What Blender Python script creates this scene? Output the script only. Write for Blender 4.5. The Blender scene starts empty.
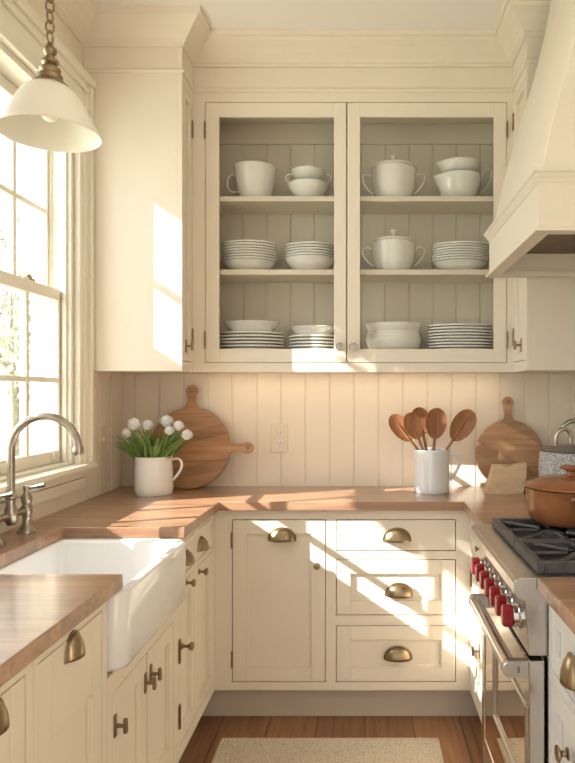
import bpy, bmesh, math, random
from mathutils import Vector, Matrix
random.seed(7)
PI = math.pi
S = bpy.context.scene
COL = S.collection
F, VX, VY, ZC = 650.0, 365.0, 392.0, 1.381      # focal length (px), vanishing point, eye height


def X(px, d): return (px - VX) * d / F
def Z(py, d): return ZC + (VY - py) * d / F


# ------------------------------------------------------------------ materials
def nodes_of(name):
    m = bpy.data.materials.new(name)
    m.use_nodes = True
    nt = m.node_tree
    return m, nt, nt.nodes['Principled BSDF']


def paint(name, rgb, rough=0.45, var=0.04, bump=0.02, scale=6.0, spec=0.4, metal=0.0, coat=0.0):
    m, nt, b = nodes_of(name)
    tc = nt.nodes.new('ShaderNodeTexCoord')
    n = nt.nodes.new('ShaderNodeTexNoise')
    n.inputs['Scale'].default_value = scale
    n.inputs['Detail'].default_value = 3
    nt.links.new(tc.outputs['Object'], n.inputs['Vector'])
    r = nt.nodes.new('ShaderNodeValToRGB')
    r.color_ramp.elements[0].position = .3
    r.color_ramp.elements[1].position = .7
    r.color_ramp.elements[0].color = [c * (1 - var) for c in rgb] + [1]
    r.color_ramp.elements[1].color = [min(1, c * (1 + var)) for c in rgb] + [1]
    nt.links.new(n.outputs['Fac'], r.inputs['Fac'])
    nt.links.new(r.outputs['Color'], b.inputs['Base Color'])
    b.inputs['Roughness'].default_value = rough
    b.inputs['Metallic'].default_value = metal
    b.inputs['Specular IOR Level'].default_value = spec
    b.inputs['Coat Weight'].default_value = coat
    b.inputs['Coat Roughness'].default_value = .08
    if bump:
        n2 = nt.nodes.new('ShaderNodeTexNoise')
        n2.inputs['Scale'].default_value = 90
        nt.links.new(tc.outputs['Object'], n2.inputs['Vector'])
        bp = nt.nodes.new('ShaderNodeBump')
        bp.inputs['Strength'].default_value = bump
        bp.inputs['Distance'].default_value = .01
        nt.links.new(n2.outputs['Fac'], bp.inputs['Height'])
        nt.links.new(bp.outputs['Normal'], b.inputs['Normal'])
    return m


def wood(name, dark, light, stretch=(1, 14, 14), rough=0.35, scale=3.0, planks=None, band=None, rot=0.0, spec=.4):
    """grain runs along the axis with the small stretch value"""
    m, nt, b = nodes_of(name)
    L = nt.links.new
    tc = nt.nodes.new('ShaderNodeTexCoord')
    mp = nt.nodes.new('ShaderNodeMapping')
    mp.inputs['Scale'].default_value = stretch
    mp.inputs['Rotation'].default_value = (0, rot, 0)
    L(tc.outputs['Object'], mp.inputs['Vector'])
    n = nt.nodes.new('ShaderNodeTexNoise')
    n.inputs['Scale'].default_value = scale
    n.inputs['Detail'].default_value = 6
    n.inputs['Distortion'].default_value = .6
    L(mp.outputs['Vector'], n.inputs['Vector'])
    r = nt.nodes.new('ShaderNodeValToRGB')
    r.color_ramp.elements[0].position = .3
    r.color_ramp.elements[1].position = .72
    r.color_ramp.elements[0].color = list(dark) + [1]
    r.color_ramp.elements[1].color = list(light) + [1]
    L(n.outputs['Fac'], r.inputs['Fac'])
    out = r.outputs['Color']
    if planks:                                   # planks = (rotation z, plank length, width, mortar)
        mp2 = nt.nodes.new('ShaderNodeMapping')
        mp2.inputs['Rotation'].default_value = (0, 0, planks[0])
        L(tc.outputs['Object'], mp2.inputs['Vector'])
        br = nt.nodes.new('ShaderNodeTexBrick')
        br.inputs['Scale'].default_value = 1
        br.inputs['Brick Width'].default_value = planks[1]
        br.inputs['Row Height'].default_value = planks[2]
        br.inputs['Mortar Size'].default_value = planks[3]
        br.inputs['Color1'].default_value = (.82, .82, .82, 1)
        br.inputs['Color2'].default_value = (1.12, 1.1, 1.08, 1)
        br.inputs['Mortar'].default_value = (.45, .42, .4, 1)
        L(mp2.outputs['Vector'], br.inputs['Vector'])
        mx = nt.nodes.new('ShaderNodeMix')
        mx.data_type = 'RGBA'
        mx.blend_type = 'MULTIPLY'
        mx.inputs['Factor'].default_value = 1
        L(out, mx.inputs['A'])
        L(br.outputs['Color'], mx.inputs['B'])
        out = mx.outputs['Result']
    if band:                                     # glued strips of different tone across x or z
        sp = nt.nodes.new('ShaderNodeSeparateXYZ')
        mp3 = nt.nodes.new('ShaderNodeMapping')
        mp3.inputs['Rotation'].default_value = (0, band[1], 0)
        L(tc.outputs['Object'], mp3.inputs['Vector'])
        L(mp3.outputs['Vector'], sp.inputs['Vector'])
        ml = nt.nodes.new('ShaderNodeMath')
        ml.operation = 'MULTIPLY'
        ml.inputs[1].default_value = band[0]
        L(sp.outputs['Z'], ml.inputs[0])
        fl = nt.nodes.new('ShaderNodeMath')
        fl.operation = 'FLOOR'
        L(ml.outputs[0], fl.inputs[0])
        wn = nt.nodes.new('ShaderNodeTexWhiteNoise')
        wn.noise_dimensions = '1D'
        L(fl.outputs[0], wn.inputs['W'])
        mr = nt.nodes.new('ShaderNodeMapRange')
        mr.inputs['To Min'].default_value = .78
        mr.inputs['To Max'].default_value = 1.14
        L(wn.outputs['Value'], mr.inputs['Value'])
        vm = nt.nodes.new('ShaderNodeVectorMath')
        vm.operation = 'SCALE'
        L(out, vm.inputs[0])
        L(mr.outputs[0], vm.inputs['Scale'])
        out = vm.outputs[0]
    L(out, b.inputs['Base Color'])
    b.inputs['Roughness'].default_value = rough
    b.inputs['Specular IOR Level'].default_value = spec
    bp = nt.nodes.new('ShaderNodeBump')
    bp.inputs['Strength'].default_value = .06
    bp.inputs['Distance'].default_value = .01
    L(n.outputs['Fac'], bp.inputs['Height'])
    L(bp.outputs['Normal'], b.inputs['Normal'])
    return m


def thin_glass(name, refl=.10, tint=(1, 1, 1)):
    m = bpy.data.materials.new(name)
    m.use_nodes = True
    nt = m.node_tree
    for n in list(nt.nodes): nt.nodes.remove(n)
    o = nt.nodes.new('ShaderNodeOutputMaterial')
    mix = nt.nodes.new('ShaderNodeMixShader')
    tr = nt.nodes.new('ShaderNodeBsdfTransparent')
    tr.inputs['Color'].default_value = list(tint) + [1]
    gl = nt.nodes.new('ShaderNodeBsdfGlossy')
    gl.inputs['Roughness'].default_value = .02
    lw = nt.nodes.new('ShaderNodeLayerWeight')
    lw.inputs['Blend'].default_value = refl
    nt.links.new(lw.outputs['Fresnel'], mix.inputs['Fac'])
    nt.links.new(tr.outputs[0], mix.inputs[1])
    nt.links.new(gl.outputs[0], mix.inputs[2])
    nt.links.new(mix.outputs[0], o.inputs['Surface'])
    return m


M = {}
CREAM = (.82, .735, .605)
M['cream'] = paint('cream_paint', CREAM, .42, .015, .01)
M['wallp'] = paint('wall_paint', (.82, .73, .60), .6, .02, .03)
M['back'] = paint('backsplash_paint', (.86, .765, .63), .5, .02, .02)
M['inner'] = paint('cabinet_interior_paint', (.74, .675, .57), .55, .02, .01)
M['ceil'] = paint('ceiling_paint', (.93, .885, .83), .7, .01, .02)
M['winw'] = paint('window_paint', (.84, .79, .67), .4, .015, .0)
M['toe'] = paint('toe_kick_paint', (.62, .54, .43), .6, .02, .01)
M['hood'] = paint('hood_plaster_paint', (.81, .74, .61), .5, .02, .03)
M['counter'] = wood('worktop_wood', (.30, .16, .09), (.455, .275, .168), (1.2, 16, 16), .30, 3.2, planks=(0, 1.5, .045, .0), spec=.55)
_c = M['counter'].node_tree.nodes['Principled BSDF']
_c.inputs['Coat Weight'].default_value = .55
_c.inputs['Coat Roughness'].default_value = .16
M['floor'] = wood('floor_wood', (.24, .115, .055), (.38, .20, .105), (14, 1, 14), .4, 3.0, planks=(PI / 2, 1.6, .20, .003))
M['board'] = wood('walnut_board', (.32, .16, .07), (.50, .28, .14), (1.0, 12, 16), .4, 3.0, band=(19, math.radians(12)), rot=math.radians(12))
M['board2'] = wood('oak_board', (.40, .22, .11), (.56, .34, .19), (1.0, 12, 14), .45, 3.0, band=(16, math.radians(-30)), rot=math.radians(-30))
M['spoon'] = wood('spoon_wood', (.27, .11, .043), (.40, .18, .075), (14, 14, 1), .45, 4.0)
M['white'] = paint('white_porcelain', (.88, .86, .81), .12, .01, 0, coat=.4)
M['fireclay'] = paint('white_fireclay', (.86, .86, .86), .1, .008, 0, coat=.5)
M['enamel'] = paint('white_enamel', (.84, .85, .86), .08, .008, 0, coat=.6)
M['shade'] = paint('milk_glass', (.86, .82, .72), .25, .01, 0)
M['bronze'] = paint('antique_bronze', (.30, .225, .14), .36, .25, .02, 30, metal=1)
M['brass'] = paint('aged_brass', (.36, .275, .165), .34, .18, .02, 30, metal=1)
M['nickel'] = paint('brushed_nickel', (.40, .355, .30), .28, .12, .01, 30, metal=1)
M['steel'] = paint('brushed_steel', (.56, .53, .49), .30, .05, .01, 40, metal=1)
M['chrome'] = paint('polished_chrome', (.64, .62, .60), .14, .03, 0, 10, metal=1)
M['ovenglass'] = paint('mirror_oven_glass', (.66, .58, .48), .04, .02, 0, 10, metal=1)
M['iron'] = paint('cast_iron', (.075, .074, .074), .45, .2, .08, 60)
M['well'] = paint('black_enamel', (.02, .02, .022), .3, .2, 0)
M['red'] = paint('red_knob', (.30, .012, .018), .3, .12, 0)
M['dark'] = paint('dark_gap', (.02, .018, .016), .7, .1, 0)
M['copper'] = wood('terracotta_glaze', (.235, .088, .034), (.34, .135, .055), (3, 3, 3), .2, 4)
M['filter'] = paint('hood_filter_metal', (.19, .145, .10), .5, .15, .02, 20, metal=.6)
M['leaf'] = paint('leaf_green', (.20, .32, .085), .5, .35, .0, 14)
M['stem'] = paint('stem_green', (.22, .34, .10), .5, .2, 0)
M['petal'] = paint('white_petal', (.92, .91, .87), .6, .03, 0)
M['linen'] = wood('tan_paper', (.56, .38, .23), (.74, .55, .37), (3, 2, 6), .8, 5.0)
M['plate_plastic'] = paint('cream_plastic', (.80, .70, .56), .4, .01, 0)
M['tree'] = paint('tree_leaf', (.62, .68, .52), .6, .3, 0, 3)
M['bark'] = paint('bark', (.45, .40, .34), .9, .3, .2, 20)
M['lawn'] = paint('lawn', (.55, .60, .42), .9, .3, .1, 5)
M['glass'] = thin_glass('window_glass', .04)
M['cabglass'] = thin_glass('cabinet_glass', .03, (.96, .96, .95))
M['bulb'] = paint('frosted_bulb', (.9, .88, .8), .2, .01, 0)


def jar_material():
    m, nt, b = nodes_of('patterned_stoneware')
    L = nt.links.new
    tc = nt.nodes.new('ShaderNodeTexCoord')
    v = nt.nodes.new('ShaderNodeTexVoronoi')
    v.inputs['Scale'].default_value = 150
    L(tc.outputs['Object'], v.inputs['Vector'])
    r = nt.nodes.new('ShaderNodeValToRGB')
    r.color_ramp.elements[0].position = .25
    r.color_ramp.elements[1].position = .6
    r.color_ramp.elements[0].color = (.80, .78, .74, 1)
    r.color_ramp.elements[1].color = (.34, .35, .35, 1)
    L(v.outputs['Distance'], r.inputs['Fac'])
    L(r.outputs['Color'], b.inputs['Base Color'])
    bp = nt.nodes.new('ShaderNodeBump')
    bp.inputs['Strength'].default_value = .6
    bp.inputs['Distance'].default_value = .004
    bp.invert = True
    L(v.outputs['Distance'], bp.inputs['Height'])
    L(bp.outputs['Normal'], b.inputs['Normal'])
    b.inputs['Roughness'].default_value = .45
    return m


def rug_material():
    m, nt, b = nodes_of('woven_rug')
    L = nt.links.new
    tc = nt.nodes.new('ShaderNodeTexCoord')
    w1 = nt.nodes.new('ShaderNodeTexVoronoi')
    w1.inputs['Scale'].default_value = 190
    mp = nt.nodes.new('ShaderNodeMapping')
    mp.inputs['Scale'].default_value = (1, .6, 1)
    L(tc.outputs['Object'], mp.inputs['Vector'])
    L(mp.outputs['Vector'], w1.inputs['Vector'])
    r = nt.nodes.new('ShaderNodeValToRGB')
    r.color_ramp.elements[0].color = (.82, .73, .60, 1)
    r.color_ramp.elements[1].color = (.58, .48, .36, 1)
    r.color_ramp.elements[1].position = .8
    L(w1.outputs['Distance'], r.inputs['Fac'])
    L(r.outputs['Color'], b.inputs['Base Color'])
    bp = nt.nodes.new('ShaderNodeBump')
    bp.inputs['Strength'].default_value = .8
    bp.inputs['Distance'].default_value = .006
    bp.invert = True
    L(w1.outputs['Distance'], bp.inputs['Height'])
    L(bp.outputs['Normal'], b.inputs['Normal'])
    b.inputs['Roughness'].default_value = .95
    return m


M['jar'] = jar_material()
M['rug'] = rug_material()
M['jarlid'] = paint('grey_lid', (.22, .20, .17), .4, .1, .02, 20, metal=.5)
M['jarmetal'] = paint('ornate_pewter', (.55, .52, .43), .38, .3, .1, 40, metal=1)


# ------------------------------------------------------------------ mesh builder
class MB:
    def __init__(self, T=None):
        self.bm = bmesh.new()
        self.T = T or (lambda a, b, c: Vector((a, b, c)))

    def v(self, a, b, c): return self.bm.verts.new(self.T(a, b, c))

    def face(self, vs):
        try: return self.bm.faces.new(vs)
        except ValueError: return None

    def box(self, x0, x1, y0, y1, z0, z1):
        p = [self.v(x, y, z) for x in (x0, x1) for y in (y0, y1) for z in (z0, z1)]
        for f in ((0, 1, 3, 2), (4, 6, 7, 5), (0, 4, 5, 1), (2, 3, 7, 6), (0, 2, 6, 4), (1, 5, 7, 3)):
            self.face([p[i] for i in f])
        return self

    def rings(self, rs, cap0=True, cap1=True, closed=True):
        """rs: list of rings of points (already plain tuples)"""
        R = [[self.v(*q) for q in r] for r in rs]
        n = len(R[0])
        for a, b in zip(R, R[1:]):
            for i in range(n if closed else n - 1):
                j = (i + 1) % n
                self.face([a[i], a[j], b[j], b[i]])
        if cap0: self.face(R[0][::-1])
        if cap1: self.face(R[-1])
        return self

    def prism(self, poly, axis, a0, a1):
        """poly: list of 2-D points; axis 'x','y','z' extruded from a0 to a1"""
        def mk(p, t):
            return {'x': (t, p[0], p[1]), 'y': (p[0], t, p[1]), 'z': (p[0], p[1], t)}[axis]
        return self.rings([[mk(p, a0) for p in poly], [mk(p, a1) for p in poly]])

    def lathe(self, prof, o=(0, 0, 0), axis=(0, 0, 1), seg=40, closed=False):
        ax = Vector(axis).normalized()
        q = Vector((0, 0, 1)).rotation_difference(ax)
        o = Vector(o)
        rows = []
        for r, h in prof:
            if r < 1e-6:
                p = q @ Vector((0, 0, h)) + o
                rows.append([self.v(*p)])
            else:
                rows.append([self.v(*(q @ Vector((r * math.cos(2 * PI * i / seg), r * math.sin(2 * PI * i / seg), h)) + o)) for i in range(seg)])
        prs = list(zip(rows, rows[1:])) + ([(rows[-1], rows[0])] if closed else [])
        for a, b in prs:
            if len(a) == 1 and len(b) == 1: continue
            for i in range(seg):
                j = (i + 1) % seg
                if len(a) == 1: self.face([a[0], b[i], b[j]])
                elif len(b) == 1: self.face([a[i], a[j], b[0]])
                else: self.face([a[i], a[j], b[j], b[i]])
        return self

    def tube(self, pts, r, seg=12, caps=True, flat=None):
        pts = [Vector(p) for p in pts]
        n = len(pts)
        rr = r if isinstance(r, (list, tuple)) else [r] * n
        t0 = (pts[1] - pts[0]).normalized()
        up = Vector((0, 0, 1)) if abs(t0.z) < .9 else Vector((0, 1, 0))
        nrm = t0.cross(up).normalized()
        rs = []
        for i, p in enumerate(pts):
            t = (pts[min(i + 1, n - 1)] - pts[max(i - 1, 0)]).normalized()
            nrm = (nrm - t * nrm.dot(t)).normalized()
            b = t.cross(nrm)
            fl = flat or 1
            rs.append([tuple(p + nrm * rr[i] * math.cos(2 * PI * k / seg) + b * rr[i] * fl * math.sin(2 * PI * k / seg)) for k in range(seg)])
        return self.rings(rs, caps, caps)

    def ell(self, c, rx, ry, rz, seg=24, rings=12):
        prof = [(math.sin(PI * i / rings), -math.cos(PI * i / rings)) for i in range(rings + 1)]
        rows = []
        for r, h in prof:
            if r < 1e-5: rows.append([self.v(c[0], c[1], c[2] + h * rz)])
            else: rows.append([self.v(c[0] + r * rx * math.cos(2 * PI * i / seg), c[1] + r * ry * math.sin(2 * PI * i / seg), c[2] + h * rz) for i in range(seg)])
        for a, b in zip(rows, rows[1:]):
            for i in range(seg):
                j = (i + 1) % seg
                if len(a) == 1: self.face([a[0], b[i], b[j]])
                elif len(b) == 1: self.face([a[i], a[j], b[0]])
                else: self.face([a[i], a[j], b[j], b[i]])
        return self


ORG = {}


def obj(name, mb, mat, parent=None, origin=None, bev=0.0, smooth=False, solid=0.0, sub=0):
    me = bpy.data.meshes.new(name)
    bmesh.ops.recalc_face_normals(mb.bm, faces=mb.bm.faces[:])
    o = bpy.data.objects.new(name, me)
    COL.objects.link(o)
    po = ORG[parent.name] if parent else Vector((0, 0, 0))
    og = Vector(origin) if origin is not None else po
    for v in mb.bm.verts: v.co -= og
    mb.bm.to_mesh(me)
    mb.bm.free()
    me.materials.append(mat)
    o.location = og - po
    if parent: o.parent = parent
    ORG[o.name] = og
    if smooth:
        for p in me.polygons: p.use_smooth = True
        me.set_sharp_from_angle(angle=math.radians(smooth if smooth is not True else 40))
    if solid:
        md = o.modifiers.new('solid', 'SOLIDIFY')
        md.thickness = solid
        md.offset = 0
    if bev:
        md = o.modifiers.new('bevel', 'BEVEL')
        md.width = bev
        md.segments = 2
        md.limit_method = 'ANGLE'
        md.angle_limit = math.radians(40)
        md.harden_normals = False
    if sub:
        md = o.modifiers.new('sub', 'SUBSURF')
        md.levels = sub
        md.render_levels = sub
    return o


def thing(name, label, cat, loc=(0, 0, 0), group=None):
    o = bpy.data.objects.new(name, None)
    o.empty_display_size = .05
    COL.objects.link(o)
    o.location = loc
    ORG[o.name] = Vector(loc)
    return tag(o, label, cat, group)


def tag(o, label=None, cat=None, group=None, kind=None):
    if label: o['label'] = label
    if cat: o['category'] = cat
    if group: o['group'] = group
    if kind: o['kind'] = kind
    return o


def struct(name, mb, mat, **k):
    return tag(obj(name, mb, mat, **k), kind='structure')


def copy_tree(o, parent=None, loc=None, label=None):
    c = o.copy()
    COL.objects.link(c)
    c.parent = parent
    if loc is not None: c.location = loc
    if label: c['label'] = label
    for ch in list(o.children): copy_tree(ch, c)
    return c


# ------------------------------------------------------------------ room numbers
XL, XR, YB, ZT = -1.165, 1.12, 3.12, 2.92      # left wall, right wall, back wall, ceiling
CT, CB = .93, .893                             # worktop top / underside
FL, FB, FR = -.625, 2.70, .436                 # faces of the left, back and right base runs
TOE = .142
ORDN = ['topmost', 'second from top', 'third from top', 'fourth from top', 'fifth from top', 'sixth from top', 'seventh from top', 'eighth from top', 'ninth from top', 'tenth from top']

# ---- camera
cam = bpy.data.objects.new('camera', bpy.data.cameras.new('camera'))
COL.objects.link(cam)
cam.location = (0, 0, ZC)
cam.rotation_euler = (PI / 2, 0, 0)
cam.data.sensor_fit = 'HORIZONTAL'
cam.data.sensor_width = 36
cam.data.lens = 36 * F / 575
cam.data.shift_x = -(VX - 287.5) / 575
cam.data.shift_y = (VY - 381.5) / 575
cam.data.clip_start = .05
S.camera = cam

# ---- floor, ceiling, walls
WY0, WY1, WZ0, WZ1 = 1.39, 2.60, 1.092, 2.50    # window opening in the left wall
Y0 = -.9
struct('floor', MB().box(-1.4, 1.4, Y0, 3.3, -.06, 0), M['floor'])
struct('ceiling', MB().box(-1.4, 1.4, Y0, 3.3, ZT, ZT + .06), M['ceil'])
w = MB()
w.box(XL - .16, XL, Y0, WY0, 0, ZT)
w.box(XL - .16, XL, WY1, 3.3, 0, ZT)
w.box(XL - .16, XL, WY0, WY1, 0, WZ0)
w.box(XL - .16, XL, WY0, WY1, WZ1, ZT)
struct('wall_left', w, M['wallp'])
struct('wall_right', MB().box(XR, XR + .12, Y0, 3.3, 0, ZT), M['wallp'])


def beadboard(x0, x1, yf, yb, z0, z1, pitch, first, g=.0045, dep=.005):
    """one sheet of vertical boards with v grooves, face at yf"""
    pts = [(x0, yf)]
    x = first
    while x < x1 - g:
        if x > x0 + g: pts += [(x - g, yf), (x - g * .3, yf + dep), (x + g * .3, yf + dep), (x + g, yf)]
        x += pitch
    pts += [(x1, yf), (x1, yb), (x0, yb)]
    return MB().prism(pts, 'z', z0, z1)


struct('wall_back', beadboard(XL, XR, YB, YB + .12, 0, ZT, .117, XL + .06), M['back'])
# boards on the short piece of left wall between the window and the corner
b = MB()
for k in range(3):
    b.box(XL, XL + .004, 2.72 + k * .13, 2.72 + k * .13 + .124, CT, 1.47)
struct('trim_4', b, M['back'], bev=.003)

# ---- crown and frieze mouldings
UX0, UX1, UYL, UYB, UYR = -.757, .65, 2.689, 2.86, 2.608   # upper cabinet faces


def moulding(path, prof):
    rs = []
    n = len(path)
    for i, p in enumerate(path):
        ns = []
        for a, c in ((i - 1, i), (i, i + 1)):
            if a < 0 or c >= n: continue
            d = Vector((path[c][0] - path[a][0], path[c][1] - path[a][1])).normalized()
            ns.append(Vector((d.y, -d.x)))
        m = ns[0] if len(ns) == 1 else (ns[0] + ns[1]) / (1 + ns[0].dot(ns[1]))
        rs.append([(p[0] + m.x * o, p[1] + m.y * o, z) for o, z in prof])
    return MB().rings(rs)


PATH = [(XL, Y0), (XL, UYL), (UX0, UYL), (UX0, UYB), (UX1, UYB), (UX1, UYR), (XR, UYR), (XR, Y0)]
struct('trim_1', moulding(PATH, [(-.004, 2.808), (.010, 2.808), (.012, 2.818), (.020, 2.822), (.026, 2.834), (.040, 2.846), (.060, 2.868), (.084, 2.886), (.090, 2.896), (.100, 2.899), (.104, ZT - .001), (-.004, ZT - .001)]), M['cream'])
struct('trim_2', moulding(PATH[1:7], [(-.004, 2.700), (.006, 2.700), (.010, 2.706), (.010, 2.712), (.004, 2.718), (-.004, 2.718)]), M['cream'])

# ---- window (double hung, five lights wide)
win = thing('window_1', None, None, (XL, (WY0 + WY1) / 2, WZ0))
tag(win, kind='structure')
XLO, XUP = -1.222, -1.268
f = MB()
j = .022
for y0, y1 in ((WY0, WY0 + j), (WY1 - j, WY1)):
    f.box(XL - .16, XL, y0, y1, WZ0, WZ1)
f.box(XL - .16, XL, WY0 + j, WY1 - j, WZ1 - j, WZ1)
f.box(XL - .16, XL, WY0 + j, WY1 - j, WZ0, WZ0 + .012)
for y0, y1 in ((WY0 + j, WY0 + j + .010), (WY1 - j - .010, WY1 - j)):      # stops and parting beads
    f.box(XL - .034, XL - .016, y0, y1, WZ0, WZ1 - j)
    f.box(XLO - .026, XLO - .020, y0, y1, WZ0, WZ1 - j)
    f.box(XUP - .036, XUP - .020, y0, y1, WZ0, WZ1 - j)
obj('window_frame', f, M['winw'], win, bev=.002)
c = MB()
for s, y in ((1, WY1), (-1, WY0)):
    def bx(a, bb, x1): c.box(XL, x1, min(y + s * a, y + s * bb), max(y + s * a, y + s * bb), WZ0 - .002, WZ1 + .155)
    bx(0, .030, XL + .026)
    bx(.030, .060, XL + .032)
    bx(.060, .086, XL + .048)
c.box(XL, XL + .028, WY0 - .03, WY1 + .03, WZ1, WZ1 + .10)
c.box(XL, XL + .040, WY0 - .06, WY1 + .06, WZ1 + .10, WZ1 + .13)
c.box(XL, XL + .055, WY0 - .09, WY1 + .086, WZ1 + .13, WZ1 + .165)
obj('casing', c, M['winw'], win, bev=.003)
obj('window_sill', MB().box(XL - .10, XL + .058, WY0 - .09, WY1 + .088, WZ0 - .022, WZ0), M['winw'], win, bev=.004)
a = MB()
a.box(XL, XL + .022, WY0 - .09, WY1 + .083, 1.035, WZ0 - .022)
a.box(XL, XL + .012, WY0 - .09, WY1 + .083, .985, 1.030)
obj('apron', a, M['winw'], win, bev=.003)
G0, G1 = WY0 + .05, WY1 - .046


def sash(xc, z0, z1, top, bot, zm):
    y0, y1 = WY0 + j + .001, WY1 - j - .001
    m = MB()
    t = .018
    for q0, q1 in ((y0, G0), (G1, y1)): m.box(xc - t, xc + t, q0, q1, z0, z1)
    m.box(xc - t, xc + t, G0, G1, z0, z0 + bot)
    m.box(xc - t, xc + t, G0, G1, z1 - top, z1)
    o = obj('sash', m, M['winw'], win, bev=.003)
    mm = MB()
    pw = (G1 - G0) / 5
    for k in range(1, 5):
        mm.box(xc - .013, xc + .013, G0 + k * pw - .010, G0 + k * pw + .010, z0 + bot, z1 - top)
    for k in range(5):
        mm.box(xc - .0125, xc + .0125, G0 + k * pw + (.010 if k else 0), G0 + (k + 1) * pw - (.010 if k < 4 else 0), zm - .010, zm + .010)
    obj('muntins', mm, M['winw'], o, bev=.002)
    obj('pane', MB().box(xc - .002, xc + .002, G0, G1, z0 + bot, z1 - top), M['glass'], o)
    return o


lo = sash(XLO, WZ0 + .013, 1.785, .045, .048, 1.428)
up = sash(XUP, 1.745, WZ1 - j - .002, .045, .040, 2.09)
lk = MB()
for y in (G1 - .19, G1 - .62):
    lk.box(XLO - .015, XLO + .012, y - .022, y + .022, 1.785, 1.795)
    lk.lathe([(0, 0), (.010, 0), (.010, .008), (.004, .014), (0, .014)], (XLO, y, 1.795), seg=16)
obj('sash_lock', lk, M['bronze'], lo, smooth=True)
obj('sash_lift', MB().box(XLO + .018, XLO + .028, G1 - .06, G1 - .045, WZ0 + .03, WZ0 + .055), M['winw'], lo, bev=.002)

# ------------------------------------------------------------------ cabinets
def TB(yf): return lambda u, n, z: Vector((u, yf - n, z))
def TLf(xf): return lambda u, n, z: Vector((xf + n, u, z))
def TRf(xf): return lambda u, n, z: Vector((xf - n, u, z))


def face_frame(mb, u0, u1, z0, z1, ops, t=.02):
    us = sorted({u0, u1} | {o[0] for o in ops} | {o[1] for o in ops})
    zs = sorted({z0, z1} | {o[2] for o in ops} | {o[3] for o in ops})
    for a, bb in zip(us, us[1:]):
        run = None
        for cc, dd in list(zip(zs, zs[1:])) + [(None, None)]:
            solid = cc is not None and not any(o[0] <= (a + bb) / 2 <= o[1] and o[2] <= (cc + dd) / 2 <= o[3] for o in ops)
            if solid: run = (run[0] if run else cc, dd)
            elif run:
                mb.box(a, bb, -t, 0, run[0], run[1])
                run = None


def door_mesh(T, u0, u1, z0, z1, fw=.05, flat=False, g=.0032, top=None, t=.019):
    m = MB(T)
    u0, u1, z0, z1 = u0 + g, u1 - g, z0 + g, z1 - g
    if flat:
        return m.box(u0, u1, -t, 0, z0, z1)
    ft = top or fw
    m.box(u0, u0 + fw, -t, 0, z0, z1)
    m.box(u1 - fw, u1, -t, 0, z0, z1)
    m.box(u0 + fw, u1 - fw, -t, 0, z0, z0 + fw)
    m.box(u0 + fw, u1 - fw, -t, 0, z1 - ft, z1)
    m.box(u0 + fw, u1 - fw, -t, -.011, z0 + fw, z1 - ft)
    e = .006
    a0, a1, c0, c1 = u0 + fw, u1 - fw, z0 + fw, z1 - ft
    for q in ((a0, a0 + e, c0, c1), (a1 - e, a1, c0, c1), (a0 + e, a1 - e, c0, c0 + e), (a0 + e, a1 - e, c1 - e, c1)):
        m.box(q[0], q[1], -.011, -.005, q[2], q[3])
    return m


def cup_pull(T, u, z, parent, W=.105, H=.05, D=.030, mat='brass'):
    """half-dome pull open at the bottom; z is the lower lip"""
    m = MB(T)
    N, K = 20, 8
    rs = []
    for i in range(N + 1):
        al = PI * i / N
        rs.append([(u + W / 2 * math.cos(al), .001 + max(.02, math.sin(al)) * D * math.cos(PI / 2 * k / K), z + max(.02, math.sin(al)) ** .8 * H * math.sin(PI / 2 * k / K)) for k in range(K + 1)])
    m.rings(rs, False, False, closed=False)
    o = obj('cup_pull', m, M[mat], parent, smooth=60, solid=.003)
    fl = MB(T)
    pts = [(u + (W / 2 + .004) * math.cos(PI * i / 24), .0015, z - .001 + max(0, math.sin(PI * i / 24)) ** .8 * (H + .004)) for i in range(25)]
    fl.tube(pts, .0032, 8)
    obj('flange', fl, M[mat], o, smooth=True)
    return o


def knob(T, u, z, parent, r=.015, mat='brass', L=.028):
    m = MB(T)
    prof = [(0, 0), (r * .75, 0), (r * .75, .003), (r * .38, .006), (r * .34, L * .5), (r * .6, L * .62), (r, L * .78), (r * .95, L * .92), (r * .5, L), (0, L)]
    ax = T(0, 1, 0) - T(0, 0, 0)
    m2 = MB()
    m2.lathe(prof, T(u, 0, z), ax, seg=20)
    m.bm.free()
    return obj('knob', m2, M[mat], parent, smooth=50)


def hinge(T, u, z, parent, h=.062, leaf=False):
    m = MB()
    p = T(u, .003, z)
    m.lathe([(0, -h / 2 - .006), (.003, -h / 2 - .004), (.002, -h / 2), (.0046, -h / 2), (.0046, h / 2), (.002, h / 2), (.003, h / 2 + .004), (0, h / 2 + .006)], p, seg=12)
    o = obj('hinge', m, M['bronze'], parent, smooth=50)
    if not leaf: return o
    q = MB(T)
    q.box(u - .010, u + .010, -.002, .0012, z - h / 2, z + h / 2)
    obj('hinge_leaf', q, M['bronze'], o)
    return o


def latch(T, u, z, parent):
    """turn latch: back plate, stem and t-shaped thumb piece"""
    m = MB(T)
    m.box(u - .007, u + .007, 0, .004, z - .028, z + .028)
    ax = T(0, 1, 0) - T(0, 0, 0)
    m.T = lambda a, bb, c: Vector((a, bb, c))
    m.lathe([(0, 0), (.006, 0), (.0045, .02), (.005, .024), (0, .024)], T(u, .003, z), ax, seg=14)
    o = obj('latch', m, M['bronze'], parent, bev=.001, smooth=40)
    q = MB(T)
    q.box(u - .006, u + .006, .022, .033, z - .019, z + .019)
    obj('thumb_turn', q, M['bronze'], o, bev=.004)
    return o


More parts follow.
